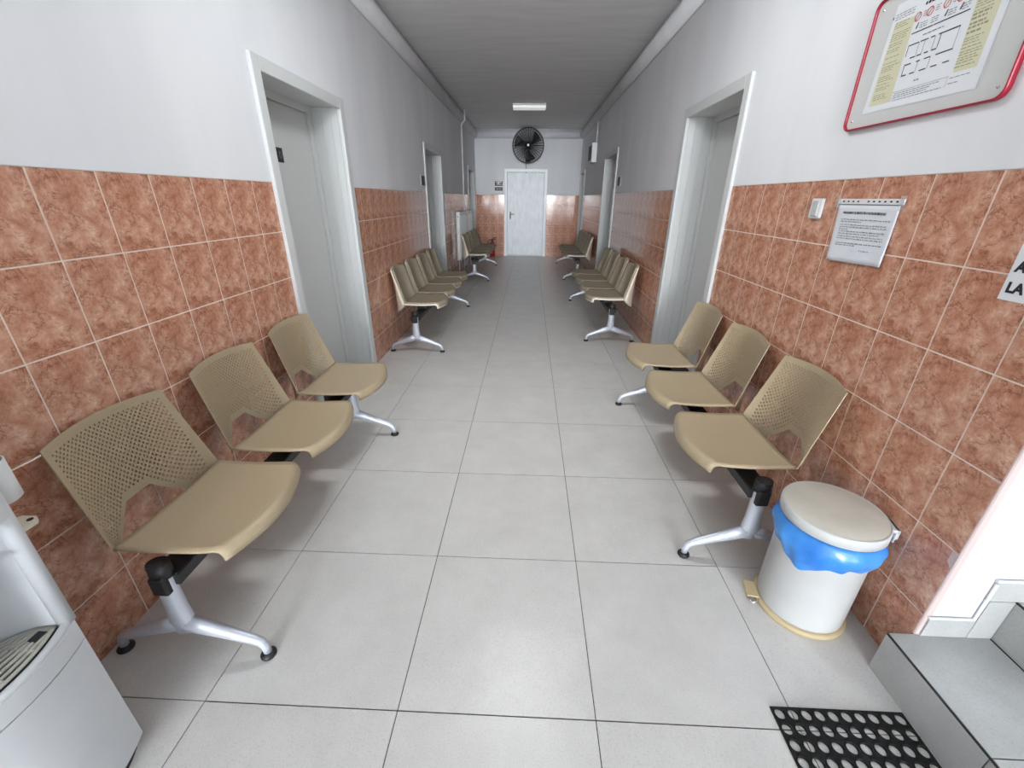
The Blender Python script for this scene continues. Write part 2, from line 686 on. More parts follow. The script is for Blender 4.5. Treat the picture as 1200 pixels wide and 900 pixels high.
def side_door(side, y0, y1, top, label):
    DOOR_N[0] += 1
    xw = XL if side < 0 else XR
    D = empty('door_%d' % DOOR_N[0], (xw, (y0 + y1) / 2, 0))
    tag(D, label, kind='structure')
    hw = (y1 - y0) / 2
    cw, pr = .072, .018
    s = side

    def bx(mb, xa, xb, *a, **k):
        mb.box(min(s * xa, s * xb), max(s * xa, s * xb), *a, **k)
    for sg in (-1, 1):
        m1 = MB()
        bx(m1, -pr, .01, *sorted((sg * hw, sg * (hw - cw))), 0, top, bevel=.003)
        m1.build('casing', 'door_white', D)
        for k in range(3):      # lining of the reveal, three boards deep
            m1 = MB()
            bx(m1, .0 + k * .0685, .067 + k * .0685, *sorted((sg * (hw - cw + .012), sg * (hw - .03))), 0, top - cw + .012)
            m1.build('jamb_board', 'door_white', D)
        m1 = MB()
        bx(m1, .206, .245, *sorted((sg * (hw - cw - .035), sg * (hw - .03))), 0, top - cw - .03, bevel=.002)
        m1.build('frame_post', 'door_white', D)
    m1 = MB()
    bx(m1, -pr, .01, -hw + cw, hw - cw, top - cw + .002, top, bevel=.003)
    m1.build('casing', 'door_white', D)
    m1 = MB()
    bx(m1, .0, .206, -hw + .03, hw - .03, top - cw + .013, top - .032)
    m1.build('head_board', 'door_white', D)
    m1 = MB()
    bx(m1, .206, .245, -hw + .03, hw - .03, top - cw - .03, top - .032, bevel=.002)
    m1.build('frame_head', 'door_white', D)
    m1 = MB()
    bx(m1, .226, .266, -hw + cw + .038, hw - cw - .038, .008, top - cw - .034, bevel=.0015)
    leaf = m1.build('leaf', 'door_leaf_white', D)
    m1 = MB()
    yh = -(hw - cw - .09)
    bx(m1, .219, .226, yh - .018, yh + .018, .95, 1.14, bevel=.002)
    m1.tube([(s * .222, yh, 1.07), (s * .185, yh, 1.07), (s * .18, yh + .02, 1.07), (s * .18, yh + .11, 1.07)], .008, 8)
    m1.build('handle', 'black_metal', leaf)
    # closing wall behind the leaf
    m1 = MB()
    bx(m1, .27, WT, -hw, hw, 0, top)
    m1.build('backing', 'door_leaf_white', D)
    return D


side_door(-1, *DOORS_L[0], 'white door in deep white frame behind the third perforated chair by the water cooler wall')
side_door(-1, *DOORS_L[1], 'white recessed door between the taupe benches, on the radiator side')
side_door(-1, *DOORS_L[2], 'white recessed door at the corridor end beyond the radiators')
side_door(1, *DOORS_R[0], 'white door in deep white frame past the light switch wall')
side_door(1, *DOORS_R[1], 'white recessed door between the taupe benches, on the electrical box side')
side_door(1, *DOORS_R[2], 'narrow white door at the corridor end beyond the electrical box')

# far door
D = tag(empty('door_7', ((FD0 + FD1) / 2, YF, 0)), 'glossy pale blue-white door closing the corridor end, below the black fan', kind='structure')
hw = (FD1 - FD0) / 2
for sg in (-1, 1):
    MB().box(*sorted((sg * hw, sg * (hw - .075))), -.015, .12, 0, FDZ, bevel=.004).build('casing', 'far_frame_paint', D)
MB().box(-hw + .075, hw - .075, -.015, .12, FDZ - .075, FDZ, bevel=.004).build('casing', 'far_frame_paint', D)
leaf = MB().box(-hw + .079, hw - .079, .02, .06, .03, FDZ - .08, bevel=.003).build('leaf', 'far_door_paint', D)
MB().box(-hw + .076, hw - .076, .005, .12, .0, .028).build('threshold', 'door_leaf_white', D)
mb = MB()
mb.box(-.405, -.37, .012, .02, .93, 1.11, bevel=.002)
mb.tube([(-.388, .018, 1.05), (-.388, -.03, 1.05), (-.37, -.036, 1.05), (-.29, -.036, 1.05)], .009, 8)
mb.build('handle', 'black_metal', leaf)
MB().box(-.026, .026, .0165, .02, 1.675, 1.725).build('sticker', 'paper_white', leaf)
MB().box(-.012, .012, -.02, .005, FDZ - .085, FDZ - .07).build('latch', 'black_metal', D)
MB().box(-hw - .3, hw + .3, .13, .3, 0, FDZ).build('backing', 'door_leaf_white', D)

# ------------------------------------------------------------------ benches
HWS = .235


def seat_surface():
    mb = MB()

    def fn(a, b_):
        u = a * 2 - 1
        hw = HWS
        xf = .192 + .052 * (1 - u * u)
        if b_ < .82:
            v = b_ / .82
            x = -.137 + (xf - .02 + .137) * v
            z = .437 - .006 * math.sin(PI * v) + .004 * v
            if x > .13:
                hw -= .02 * ((x - .13) / .1) ** 2
        else:
            t = (b_ - .82) / .18
            ang = t * PI / 2 * .97
            x = xf - .02 + .02 * math.sin(ang) + .003 * t
            z = .441 - .026 * (1 - math.cos(ang)) - .03 * max(0, t - .55)
            hw -= .02 * ((min(x, .23) - .13) / .1) ** 2 if x > .13 else 0
        z += .006 * abs(u) ** 4 * (1 if b_ < .82 else 0.4)
        return (x, u * hw, z)
    mb.grid(fn, 20, 22)
    return mb


def back_point(yf, v):
    """yf: -1..1 across, v: 0..1 up the back. Deep bowl low down, flatter at the top."""
    hw = HWS + (.207 - HWS) * v
    sag = 1 - yf * yf
    conc = .130 - .096 * v ** .8
    x = -.137 - .110 * v - conc * sag
    z = .437 + .333 * v - .115 * sag ** .8 * (1 - v) ** 2 + .014 * sag * v * v
    return (x, yf * hw, z)


CUT = [(-.685, -.01), (-.215, .265), (.215, .265), (.685, -.01)]


def inside_cut(p, grow=0.0):
    pts = CUT
    for i in range(4):
        a, b_ = pts[i], pts[(i + 1) % 4]
        # clockwise polygon: inside is to the right
        cr_ = (b_[0] - a[0]) * (p[1] - a[1]) - (b_[1] - a[1]) * (p[0] - a[0])
        ln = math.hypot(b_[0] - a[0], b_[1] - a[1])
        if cr_ / ln > grow:
            return False
    return True


def perforated_back():
    """flat (u,v) sheet with brick-laid hexagonal cells, each with a hole, then bent to the back's shape"""
    bm = bmesh.new()
    nu, nv = 26, 40
    cu, cv = 2.0 / nu, 1.0 / nv
    cache = {}

    def V(x, y):
        k = (round(x, 5), round(y, 5))
        if k not in cache:
            cache[k] = bm.verts.new((k[0], k[1], 0))
        return cache[k]
    ru, rv = .0038 / HWS, .0038 / .37
    for j in range(nv):
        off = 0 if j % 2 == 0 else .5
        y0, y1 = j * cv, (j + 1) * cv
        for i in range(-1, nu + 1):
            x0, x1 = -1 + (i + off) * cu, -1 + (i + off + 1) * cu
            if x1 <= -1 + 1e-6 or x0 >= 1 - 1e-6:
                continue
            x0c, x1c = max(x0, -1), min(x1, 1)
            xm, ym = (x0c + x1c) / 2, (y0 + y1) / 2
            whole = (x1c - x0c) > cu * .9
            if whole:
                ring = [V(x0, y0), V(xm, y0), V(x1, y0), V(x1, ym), V(x1, y1), V(xm, y1), V(x0, y1), V(x0, ym)]
                ang = [-135, -90, -45, 0, 45, 90, 135, 180]
            else:
                ring = [V(x0c, y0), V(x1c, y0), V(x1c, ym), V(x1c, y1), V(x0c, y1), V(x0c, ym)]
            hole = whole and .05 < ym < .93 and abs(xm) < .90 and not inside_cut((xm, ym), .055)
            if hole:
                inner = [bm.verts.new((xm + ru * math.cos(math.radians(a)), ym + rv * math.sin(math.radians(a)), 0)) for a in ang]
                for k in range(8):
                    bm.faces.new((ring[k], ring[(k + 1) % 8], inner[(k + 1) % 8], inner[k]))
            else:
                bm.faces.new(ring)
    for i in range(3):
        a, b_ = CUT[i], CUT[i + 1]
        nrm = Vector((b_[1] - a[1], -(b_[0] - a[0]), 0))
        fs = [fc for fc in bm.faces if inside_cut(fc.calc_center_median(), .06)]
        geom = list({v for fc in fs for v in fc.verts}) + list({e for fc in fs for e in fc.edges}) + fs
        bmesh.ops.bisect_plane(bm, geom=geom, plane_co=(a[0], a[1], 0), plane_no=nrm, dist=1e-6)
    dead = [fc for fc in bm.faces if inside_cut(fc.calc_center_median(), 0)]
    bmesh.ops.delete(bm, geom=dead, context='FACES')
    for v in bm.verts:
        v.co = back_point(v.co.x, v.co.y)
    for fc in bm.faces:
        fc.smooth = True
    mb = MB()
    mb.bm.free()
    mb.bm = bm
    return mb


def plain_back():
    mb = MB()
    mb.grid(lambda a, b_: back_point(a * 2 - 1, b_), 16, 14)
    return mb


def fix_up(me, want):
    """make the solidified side grow away from the sitter"""
    return me


seat_me = solidified('seat', seat_surface(), ['chair_plastic'], .009, 0)
back_me = solidified('backrest', perforated_back(), ['chair_plastic'], .0032, 0)
back_me.set_sharp_from_angle(angle=math.radians(38))


def offset_copy(mb, d, shrink):
    for v in mb.bm.verts:
        v.co.x += d[0]
        v.co.y *= shrink
        v.co.z += d[2]
    return mb


shell_seat_me = solidified('seat', seat_surface(), ['chair_edge'], .014, 0)
shell_back_me = solidified('backrest', plain_back(), ['chair_edge'], .016, 0)
pad_seat_me = solidified('seat_pad', offset_copy(seat_surface(), (.006, 0, .014), .945), ['chair_upholstery'], .014, 0)
pad_back_me = solidified('back_pad', offset_copy(plain_back(), (.016, 0, .004), .925), ['chair_upholstery'], .016, 0)

# bracket under each seat
mb = MB()
mb.box(-.10, .13, -.055, -.03, .39, .432, bevel=.004)
mb.box(-.10, .13, .03, .055, .39, .432, bevel=.004)
mb.box(-.05, .05, -.07, .07, .362, .394, bevel=.004)
bracket_me = mb.mesh('seat_bracket', 'black_plastic')

# leg: stem, hub and two arms
mb = MB()
mb.tube([(0, 0, .375), (0, 0, .30), (0, 0, .22), (0, 0, .165), (0, 0, .12)], [(.030, .024), (.030, .024), (.033, .025), (.040, .026), (.036, .022)], 16, flat=(0, 1, 0))
for sg in (-1, 1):
    mb.tube([(sg * .0, 0, .155), (sg * .06, 0, .132), (sg * .14, 0, .105), (sg * .215, 0, .078), (sg * .238, 0, .066), (sg * .248, 0, .046), (sg * .25, 0, .018)],
            [(.024, .034), (.022, .029), (.019, .021), (.016, .016), (.015, .015), (.014, .014), (.013, .013)], 14, flat=(0, 0, 1) if False else None)
leg_me = mb.mesh('leg', 'silver_paint')
mb = MB()
mb.lathe([(.022, 0), (.025, .004), (.025, .010), (.018, .016), (.013, .020)], seg=20)
foot_me = mb.mesh('foot', 'black_plastic')
mb = MB()
mb.tube([(0, 0, .36), (0, 0, .41)], [(.035, .029), (.033, .027)], 16, flat=(0, 1, 0))
mb.box(-.026, .026, -.031, -.006, .30, .37, bevel=.006)
for x in (-.018, .018):
    mb.lathe([(.006, .0), (.006, .004)], cx=x, cy=-.012, cz=.409, seg=10)
cap_me = mb.mesh('leg_cap', 'black_plastic')
mb = MB()
mb.box(-.026, .026, .006, .031, .30, .37, bevel=.006)


def bench(loc, rz, seats, legs, plain, label, group=None):
    B = tag(empty('waiting_bench', loc, rz), label, 'bench', group)
    y0, y1 = min(min(seats) + .05, min(legs)), max(max(seats) - .05, max(legs))
    mb = MB()
    mb.box(-.045, .045, y0, y1, .318, .362, bevel=.004)
    mb.build('beam', 'black_metal', B)
    for y in seats:
        link('seat', shell_seat_me if plain else seat_me, B, (0, y, 0))
        bk = link('backrest', shell_back_me if plain else back_me, B, (0, y, 0))
        link('seat_bracket', bracket_me, B, (0, y, 0))
        if plain:
            link('seat_pad', pad_seat_me, B, (0, y, 0))
            link('back_pad', pad_back_me, B, (0, y, 0))
    for y in legs:
        lg = link('leg', leg_me, B, (0, y, 0))
        link('leg_cap', cap_me, lg, (0, 0, 0), (0, 0, 0 if rz == 0 else PI))
        for sg in (-1, 1):
            link('foot', foot_me, lg, (sg * .25, 0, 0))
    return B


def seats_from(first, pitch, n, flip=False):
    s = [first + k * pitch for k in range(n)]
    return [-v for v in s] if flip else s


bench((-1.098, 0, 0), 0, seats_from(1.137, .555, 3), [.889, 2.338], False,
      'three-seat perforated beige plastic bench beside the water cooler')
bench((.963, 0, 0), PI, seats_from(1.672, .557, 3, True), [-1.40, -2.868], False,
      'three-seat perforated beige plastic bench behind the blue-bagged pedal bin')
bench((-1.095, 0, 0), 0, seats_from(4.335, .517, 4), [3.955, 5.89], True,
      'four-seat taupe padded bench standing between the first two doors on the radiator side')
bench((.905, 0, 0), PI, seats_from(4.735, .515, 4, True), [-4.415, -6.40], True,
      'four-seat taupe padded bench standing between the first two doors on the electrical box side')
bench((-.995, 0, 0), 0, seats_from(8.40, .515, 4), [7.935, 9.96], True,
      'four-seat taupe padded bench in front of the white radiators near the end wall')
bench((.94, 0, 0), PI, seats_from(8.44, .515, 4, True), [-8.20, -10.45], True,
      'four-seat taupe padded bench below the electrical box near the end wall')

# ------------------------------------------------------------------ pedal bin
BX, BY = 1.075, 1.178
ax = Vector((.975, -.222, 0))           # hinge direction
ang = math.atan2(ax.y, ax.x)
B = tag(empty('pedal_bin', (BX, BY, 0), ang), 'round white pedal bin with cream lid and blue liner bag', 'bin')
mb = MB()
mb.lathe([(.141, .018), (.142, .03), (.143, .38), (.146, .385), (.146, .40)], seg=56)
mb.build('bucket', 'bin_white', B)
mb = MB()
mb.lathe([(.150, .0), (.153, .003), (.153, .017), (.149, .02), (.140, .021)], seg=56)
mb.build('base_ring', 'bin_beige', B)
mb = MB()
mb.lathe([(.150, .418), (.1545, .420), (.1555, .440), (.152, .450), (.145, .453), (.0, .456)][:5] + [(.06, .4555)], seg=56)
lid = mb.build('lid', 'bin_lid', B, (0, 0, .01))
mb = MB()
mb.lathe([(.1525, .412), (.1570, .414), (.1575, .444), (.1535, .452), (.1515, .452), (.1515, .412)], seg=56)
mb.build('lid_rim', 'bin_white', lid)
# hinge
mb = MB()
mb.box(.135, .185, -.035, .035, .425, .438, bevel=.003)
mb.box(.172, .186, -.035, .035, .40, .438, bevel=.003)
mb.tube([(.178, -.028, .43), (.178, -.028, .385)], .004, 8)
mb.tube([(.178, .028, .43), (.178, .028, .385)], .004, 8)
mb.build('hinge', 'bin_white', B)
# bag: a skirt hanging from the rim, deeper at the front and scalloped
mb = MB()
NB = 96


def bag_low(a):
    # angle is local; camera looks from about -120 deg
    d = .082 + .022 * math.cos(a + 1.95) + .012 * math.sin(2 * a + .8) + .006 * math.sin(5 * a + 1) + .003 * math.sin(11 * a)
    tip = math.atan2(math.sin(a + 2.25), math.cos(a + 2.25))
    d += .028 * max(0, 1 - abs(tip) / .6)
    return d


def bag(a_, b_):
    a = a_ * 2 * PI
    dp = bag_low(a)
    z = .415 - dp * b_
    bulge = .017 * math.sin(PI * min(1, b_ * 1.05)) + .004 * math.sin(9 * a + 4 * b_) * b_ + .003 * math.sin(17 * a - 3 * b_) * b_
    rr = .1475 + bulge + .003 * b_
    return (rr * math.cos(a), rr * math.sin(a), z)


mb.grid(bag, NB, 10)
mb.grid(lambda a_, b_: ((.1475 - .02 * b_) * math.cos(a_ * 2 * PI), (.1475 - .02 * b_) * math.sin(a_ * 2 * PI), .415), NB, 1)
mb.build('liner_bag', 'blue_bag', B)
# pedal
mb = MB()
mb.box(-.186, -.145, -.038, .038, .020, .026, bevel=.002)
mb.box(-.188, -.184, -.038, .038, .010, .026, bevel=.001)
mb.build('pedal', 'bin_beige', B)
mb = MB()
mb.tube([(-.15, -.03, .018), (-.158, -.055, .018), (-.175, -.06, .016), (-.185, -.045, .016)], .004, 8)
mb.build('pedal_wire', 'chrome', B)

# ------------------------------------------------------------------ rubber mat
MX0, MX1, MY1, MP = .776, 1.172, .80, .0402
mbm = MB()
nxm, nym = 10, 15
MY0 = MY1 - nym * MP
bm = bmesh.new()
cv_ = {}


def mv(x, y, z):
    k = (round(x, 5), round(y, 5), round(z, 5))
    if k not in cv_:
        cv_[k] = bm.verts.new(k)
    return cv_[k]


NH = 16
pw = (MX1 - MX0) / nxm
for i in range(nxm):
    for j in range(nym):
        x0, x1 = MX0 + i * pw, MX0 + (i + 1) * pw
        y0, y1 = MY0 + j * MP, MY0 + (j + 1) * MP
        cx, cy = (x0 + x1) / 2, (y0 + y1) / 2
        outer = []
        for k in range(NH):
            a = 2 * PI * k / NH + PI / 4
            c, s = math.cos(a), math.sin(a)
            m_ = max(abs(c), abs(s))
            outer.append((cx + c / m_ * pw / 2, cy + s / m_ * MP / 2))
        rings = []
        for (rr, z) in ((.0172, .0060), (.0166, .0085), (.0152, .0085), (.0144, .0062), (.0144, .0005)):
            rings.append([bm.verts.new((cx + rr * math.cos(2 * PI * k / NH + PI / 4), cy + rr * math.sin(2 * PI * k / NH + PI / 4), z)) for k in range(NH)])
        O = [mv(p[0], p[1], .0060) for p in outer]
        seq = [O] + rings
        for A, Bq in zip(seq, seq[1:]):
            for k in range(NH):
                bm.faces.new((A[k], A[(k + 1) % NH], Bq[(k + 1) % NH], Bq[k]))
be = [e for e in bm.edges if e.is_boundary and all(v.co.z > .005 for v in e.verts)]
ex = bmesh.ops.extrude_edge_only(bm, edges=be)
for v in [g for g in ex['geom'] if isinstance(g, bmesh.types.BMVert)]:
    v.co.z = .0005
mbm.bm.free()
mbm.bm = bm
mo = mbm.build('rubber_mat', 'rubber')
tag(mo, 'black rubber ring mat with round holes lying before the steps', 'mat')

# ------------------------------------------------------------------ stairs
S = tag(empty('staircase', (1.178, .2, 0)), 'grey tiled steps climbing beside the end of the tiled wall', 'staircase')
SX, RUN, RISE = 1.178, .315, .165
body = MB()
joint = MB()
tiles_y = [.945, .615, .285, -.045, -.375, YO]
for k in range(6):
    xk = SX + k * RUN
    body.box(xk + .008, 3.392, YO, YE - .001, max(0, k * RISE - .01), (k + 1) * RISE - .01)
for k in range(6):
    xk, zt = SX + k * RUN, (k + 1) * RISE
    joint.box(xk + .0008, xk + .0052, YO + .002, YE - .002, zt - .006, zt - .0008)
jn = joint.build('nosing_joint', 'black_plastic')
jn['kind'] = 'stuff'
jn.parent = S
jn.matrix_parent_inverse = Matrix.Translation((-1.178, -.2, 0))
b0 = body.build('stair_core', 'floor_grout')
b0.parent = S
b0.matrix_parent_inverse = Matrix.Translation((-1.178, -.2, 0))


def under(parent, o, off):
    o.parent = parent
    o.matrix_parent_inverse = Matrix.Translation((-off[0], -off[1], -off[2]))
    return o


for k in range(6):
    xk, zt = SX + k * RUN, (k + 1) * RISE
    for a, b_ in zip(tiles_y, tiles_y[1:]):
        t = MB().box(xk, xk + .008, b_ + .0015, a - .0015, zt - RISE + .001, zt - .006, bevel=.0006).build('riser_tile', 'stair_tile')
        under(S, t, (1.178, .2, 0))
        t = MB().box(xk + .0055, xk + RUN - .003, b_ + .0015, a - .0015, zt - .010, zt, bevel=.001).build('tread_tile', 'stair_tile')
        under(S, t, (1.178, .2, 0))
for k in range(4):
    xk, zt = SX + k * RUN, (k + 1) * RISE
    x0 = 1.275 if k == 0 else xk - .09
    for (a, b_, c, d) in ((x0, xk + RUN - .079, zt, zt + .077), (xk + RUN - .077, xk + RUN - .001, zt, zt + RISE - .002)):
        t = MB().box(a, b_, YE - .009, YE - .0005, c + .001, d, bevel=.001).build('skirting_tile', 'stair_tile')
        under(S, t, (1.178, .2, 0))
    # rough plaster bead along the top of the skirting
    t = MB()
    t.tube([(x0 - .004, YE - .0062, zt + .081), (xk + RUN - .086, YE - .0062, zt + .081), (xk + RUN - .086, YE - .0062, zt + RISE + .07)], .005, 8)
    under(S, t.build('plaster_bead', 'plaster'), (1.178, .2, 0))

# ------------------------------------------------------------------ water cooler
CX0, CX1, CY0, CY1 = -1.384, -1.06, .335, .652
C = tag(empty('water_cooler', (-1.23, .49, 0)), 'white floor-standing water cooler with drip tray against the tiled wall', 'water cooler')
CO = (-1.23, .49, 0)


def cbuild(mb, name, m, parent=C):
    o = mb.build(name, m)
    if name in ('front_panel', 'tray_housing', 'head'):
        for p in o.data.polygons:
            p.use_smooth = True
        o.data.set_sharp_from_angle(angle=math.radians(35))
    if parent is C:
        under(C, o, CO)
    else:
        o.parent = parent
        o.matrix_parent_inverse = parent.matrix_parent_inverse.copy() if False else Matrix()
    return o


def cooler_front(t, bulge=.036):
    return CX1 + bulge * (1 - (2 * t - 1) ** 2)


def cooler_outline(inset=0.0, bulge=.036, back=CX0, rc=.022):
    """plan outline, convex front with rounded front corners"""
    pts = [(back, CY0 + inset), ]
    n = 18
    fr = []
    for i in range(n + 1):
        t = i / n
        y = CY0 + inset + (CY1 - CY0 - 2 * inset) * t
        x = cooler_front(t, bulge) - inset
        e = min(t, 1 - t) * (CY1 - CY0)
        if e < rc:
            x -= rc - math.sqrt(max(0, rc * rc - (rc - e) ** 2))
        fr.append((x, y))
    pts += fr + [(back, CY1 - inset)]
    return pts


mb = MB()
mb.prism(cooler_outline(.018), 'z', 0, .04)
cbuild(mb, 'plinth', 'black_plastic')
mb = MB()
o_ = cooler_outline(.0)
mb.prism(cooler_outline(.006), 'z', .036, .046, smooth=False)
mb.prism(o_, 'z', .044, .442, smooth=False)
cbuild(mb, 'front_panel', 'cooler_white')
mb = MB()
mb.prism(cooler_outline(.004), 'z', .442, .4455)
cbuild(mb, 'panel_gap', 'black_plastic')
mb = MB()
mb.prism(o_, 'z', .4455, .498)
cbuild(mb, 'tray_housing', 'cooler_white')
# columns either side of the tap recess, rounded
for (ya, yb) in ((CY0, CY0 + .034), (CY1 - .034, CY1)):
    mb = MB()
    mb.box(CX0, CX1 - .016, ya, yb, .498, .99, bevel=.004)
    cyl = (ya + yb) / 2
    mb.tube([(CX1 - .017, cyl, .498), (CX1 - .017, cyl, .99)], .017, 16)
    cbuild(mb, 'side_column', 'cooler_white')
# concave recess back
mb = MB()
mb.grid(lambda a, b_: (CX1 - .02 - .13 * math.sin(PI * a) ** .55 * (1 - .25 * b_ * b_), CY0 + .034 + (CY1 - CY0 - .068) * a, .498 + (.82 - .498) * b_), 24, 8)
cbuild(mb, 'tap_recess', 'cooler_white')
mb = MB()
mb.prism(cooler_outline(.0), 'z', .82, .99)
cbuild(mb, 'head', 'cooler_white')
mb = MB()
mb.prism(cooler_outline(.012), 'z', .99, 1.0)
cbuild(mb, 'top_plate', 'cooler_white')
# drip tray and its grill
mb = MB()


def tray_pts(x_in, inset, bulge):
    pts = []
    for i in range(17):
        t = i / 16
        pts.append((cooler_front(t, bulge) - inset, CY0 + .03 + (CY1 - CY0 - .06) * t))
    for i in range(16, -1, -1):
        t = i / 16
        pts.append((CX1 - .022 - x_in * math.sin(PI * t) ** .6, CY0 + .03 + (CY1 - CY0 - .06) * t))
    return pts


mb.prism(tray_pts(.10, .02, .03), 'z', .498, .503)
cbuild(mb, 'tray_well', 'black_plastic')
for k in range(9):
    q = k / 8
    mb = MB()
    pth = []
    for i in range(17):
        t = .03 + .94 * i / 16
        y = CY0 + .03 + (CY1 - CY0 - .06) * t
        xa = cooler_front(t, .03) - .024
        xb = CX1 - .024 - .095 * math.sin(PI * t) ** .6
        pth.append((xa + (xb - xa) * q, y, .506))
    mb.tube(pth, .0046, 6)
    cbuild(mb, 'grill_slat', 'cooler_grill')
for t in (.25, .5, .75):
    mb = MB()
    y = CY0 + .03 + (CY1 - CY0 - .06) * t
    mb.tube([(cooler_front(t, .03) - .024, y, .5065), (CX1 - .024 - .095 * math.sin(PI * t) ** .6, y, .5065)], .0032, 6)
    cbuild(mb, 'grill_bar', 'cooler_grill')
mb = MB()
mb.box(CX1 - .040, CX1 - .018, .575, .600, .505, .5115, bevel=.001)
cbuild(mb, 'float_window', 'black_plastic')
mb = MB()
rim = [(cooler_front(i / 24, .036) - .012, CY0 + .02 + (CY1 - CY0 - .04) * i / 24, .499) for i in range(25)]
mb.tube(rim, .0095, 10)
cbuild(mb, 'tray_rim', 'cooler_white')
for (y, m_) in ((.565, 'blue_plastic'), (.43, 'red_plastic')):
    mb = MB()
    mb.tube([(CX1 - .14, y, .72), (CX1 - .075, y, .72), (CX1 - .055, y, .71), (CX1 - .055, y, .665)], [.013, .013, .012, .011], 12)
    cbuild(mb, 'tap', 'cream_plastic')
    mb = MB()
    mb.box(CX1 - .065, CX1 + .0, y - .011, y + .011, .735, .742, bevel=.002)
    cbuild(mb, 'tap_lever', m_)
# cup dispenser on the cooler's side
Q = tag(empty('cup_dispenser', (-1.155, .692, .725)), 'white cup dispenser tube fixed to the side of the water cooler', 'dispenser')
mb = MB()
mb.lathe([(.036, .08), (.038, .082), (.038, .175), (.034, .175), (.034, .10)], seg=28)
mb.build('tube', 'white_plastic', Q)
mb = MB()
mb.box(-.03, .03, -.038, -.028, .0, .15, bevel=.004)
mb.build('back_plate', 'cream_plastic', Q)
mb = MB()
mb.prism([(-.03, -.036), (-.03, .01), (-.015, .03), (.02, .03), (.03, .02), (.03, -.036)], 'z', .0, .012)
mb.build('lower_bracket', 'cream_plastic', Q)
mb = MB()
mb.lathe([(.006, 0), (.006, .002)], cx=.018, cy=.018, cz=.0115, seg=12)
mb.build('screw', 'black_plastic', Q)
mb = MB()
mb.lathe([(.030, .10), (.0325, .235), (.034, .238), (.032, .239)], seg=28)
o = mb.build('plastic_cups', 'cup_plastic')
o.location = (-1.155, .692, .725)
tag(o, 'stack of translucent grey plastic cups in the dispenser tube', 'cups')

# ------------------------------------------------------------------ things on the right wall
XW = XR


def rbox(mb, d0, d1, ya, yb, za, zb, **k):
    """box on the right wall, d = distance out from the wall"""
    mb.box(XW - d1, XW - d0, min(ya, yb), max(ya, yb), za, zb, **k)


SWT = tag(empty('light_switch', (XW, 2.03, 1.398)), 'white rocker light switch on the terracotta tiles', 'switch')
mb = MB()
mb.box(-.011, .0, -.041, .041, -.041, .041, bevel=.008, seg=3)
mb.build('plate', 'white_plastic', SWT)
mb = MB()
mb.box(-.016, -.009, -.021, .021, -.031, .031, bevel=.004, seg=2)
mb.build('rocker', 'bin_white', SWT)

# laminated notice
N = tag(empty('notice_sleeve', (XW, 1.735, 1.32)), 'printed notice in a clear punched sleeve taped to the tiles', 'notice')
c4 = {'tl': (1.892, 1.418), 'tr': (1.585, 1.416), 'bl': (1.869, 1.204), 'br': (1.579, 1.213)}


def nq(s, t, d):
    """s 0..1 left to right in the picture (falling Y), t 0..1 upward"""
    yb = c4['bl'][0] + (c4['br'][0] - c4['bl'][0]) * s
    zb = c4['bl'][1] + (c4['br'][1] - c4['bl'][1]) * s
    yt = c4['tl'][0] + (c4['tr'][0] - c4['tl'][0]) * s
    zt = c4['tl'][1] + (c4['tr'][1] - c4['tl'][1]) * s
    w = .0012 * math.sin(14 * s) * (1 - t) + .004 * (1 - t) ** 3
    return (-(d + w), yb + (yt - yb) * t - 1.735, zb + (zt - zb) * t - 1.32)


sheet = MB()
sheet.grid(lambda a, b_: nq(a, b_, .004), 28, 12)
link('sheet', solidified('sheet', sheet, ['paper'], .0012, 0), N)


def quad(mb, pts, mi=0):
    vs = [mb.bm.verts.new(p) for p in pts]
    fc = mb.bm.faces.new(vs)
    fc.material_index = mi


def word_line(mb, fn, s0, s1, t, h, fill=1.0, rnd=None, wmin=.018, wmax=.07, slant=0.0):
    """a line of print: one small bar for each word"""
    rnd = rnd or random
    s = s0
    end = s0 + (s1 - s0) * fill
    while s < end - .01:
        w = min(rnd.uniform(wmin, wmax), end - s)
        n = max(1, int(w / .012))
        st = w / n
        for k in range(n):
            a, b_ = s + k * st, s + (k + .72) * st
            hh = h * rnd.choice((.7, .8, 1.0))
            quad(mb, [fn(a, t), fn(b_, t), fn(b_, t + hh), fn(a, t + hh)])
        s += w + .013


rn = random.Random(3)
mb = MB()
nf = lambda s, t: nq(s, t, .0056)
lines = [(.735, .93, 0), (.695, .50, 0), (.645, .90, 0), (.605, .91, 0), (.565, .27, 0), (.53, .90, 0), (.49, .83, 0), (.445, .90, 0), (.405, .91, 0), (.37, .12, 0), (.325, .92, 0), (.29, .48, 0)]
for (t, e, _) in lines:
    word_line(mb, nf, .11, e, t, .019, 1, rn)
word_line(mb, nf, .58, .74, .215, .019, 1, rn)
mb.build('body_print', 'ink_grey', N)['kind'] = 'stuff'
t = text_mesh('REGULAMENT DE PROTECTIE A DATELOR MEDICALE', .0115, 'ink', 'title_print', N, (-.0064, 1.853 - 1.735, 1.3835 - 1.32), (PI / 2, 0, -PI / 2), bold=.0001, sx=.80)
strip = MB()
strip.box(-.007, -.0015, 1.574 - 1.735, 1.90 - 1.735, 1.418 - 1.32, 1.437 - 1.32, bevel=.001)
strip.build('punched_strip', 'white_plastic', N)
mb = MB()
for s in range(11):
    y = 1.872 - s * .0265 - 1.735
    if s == 4:
        continue
    quad(mb, [(-.0074, y, 1.425 - 1.32), (-.0074, y - .010, 1.425 - 1.32), (-.0074, y - .010, 1.4305 - 1.32), (-.0074, y, 1.4305 - 1.32)])
mb.build('punch_hole', 'ink', N)['kind'] = 'stuff'
mb = MB()
mb.box(-.0058, -.005, 1.58 - 1.735, 1.89 - 1.735, 1.4155 - 1.32, 1.418 - 1.32)
mb.build('strip_edge', 'ink_grey', N)
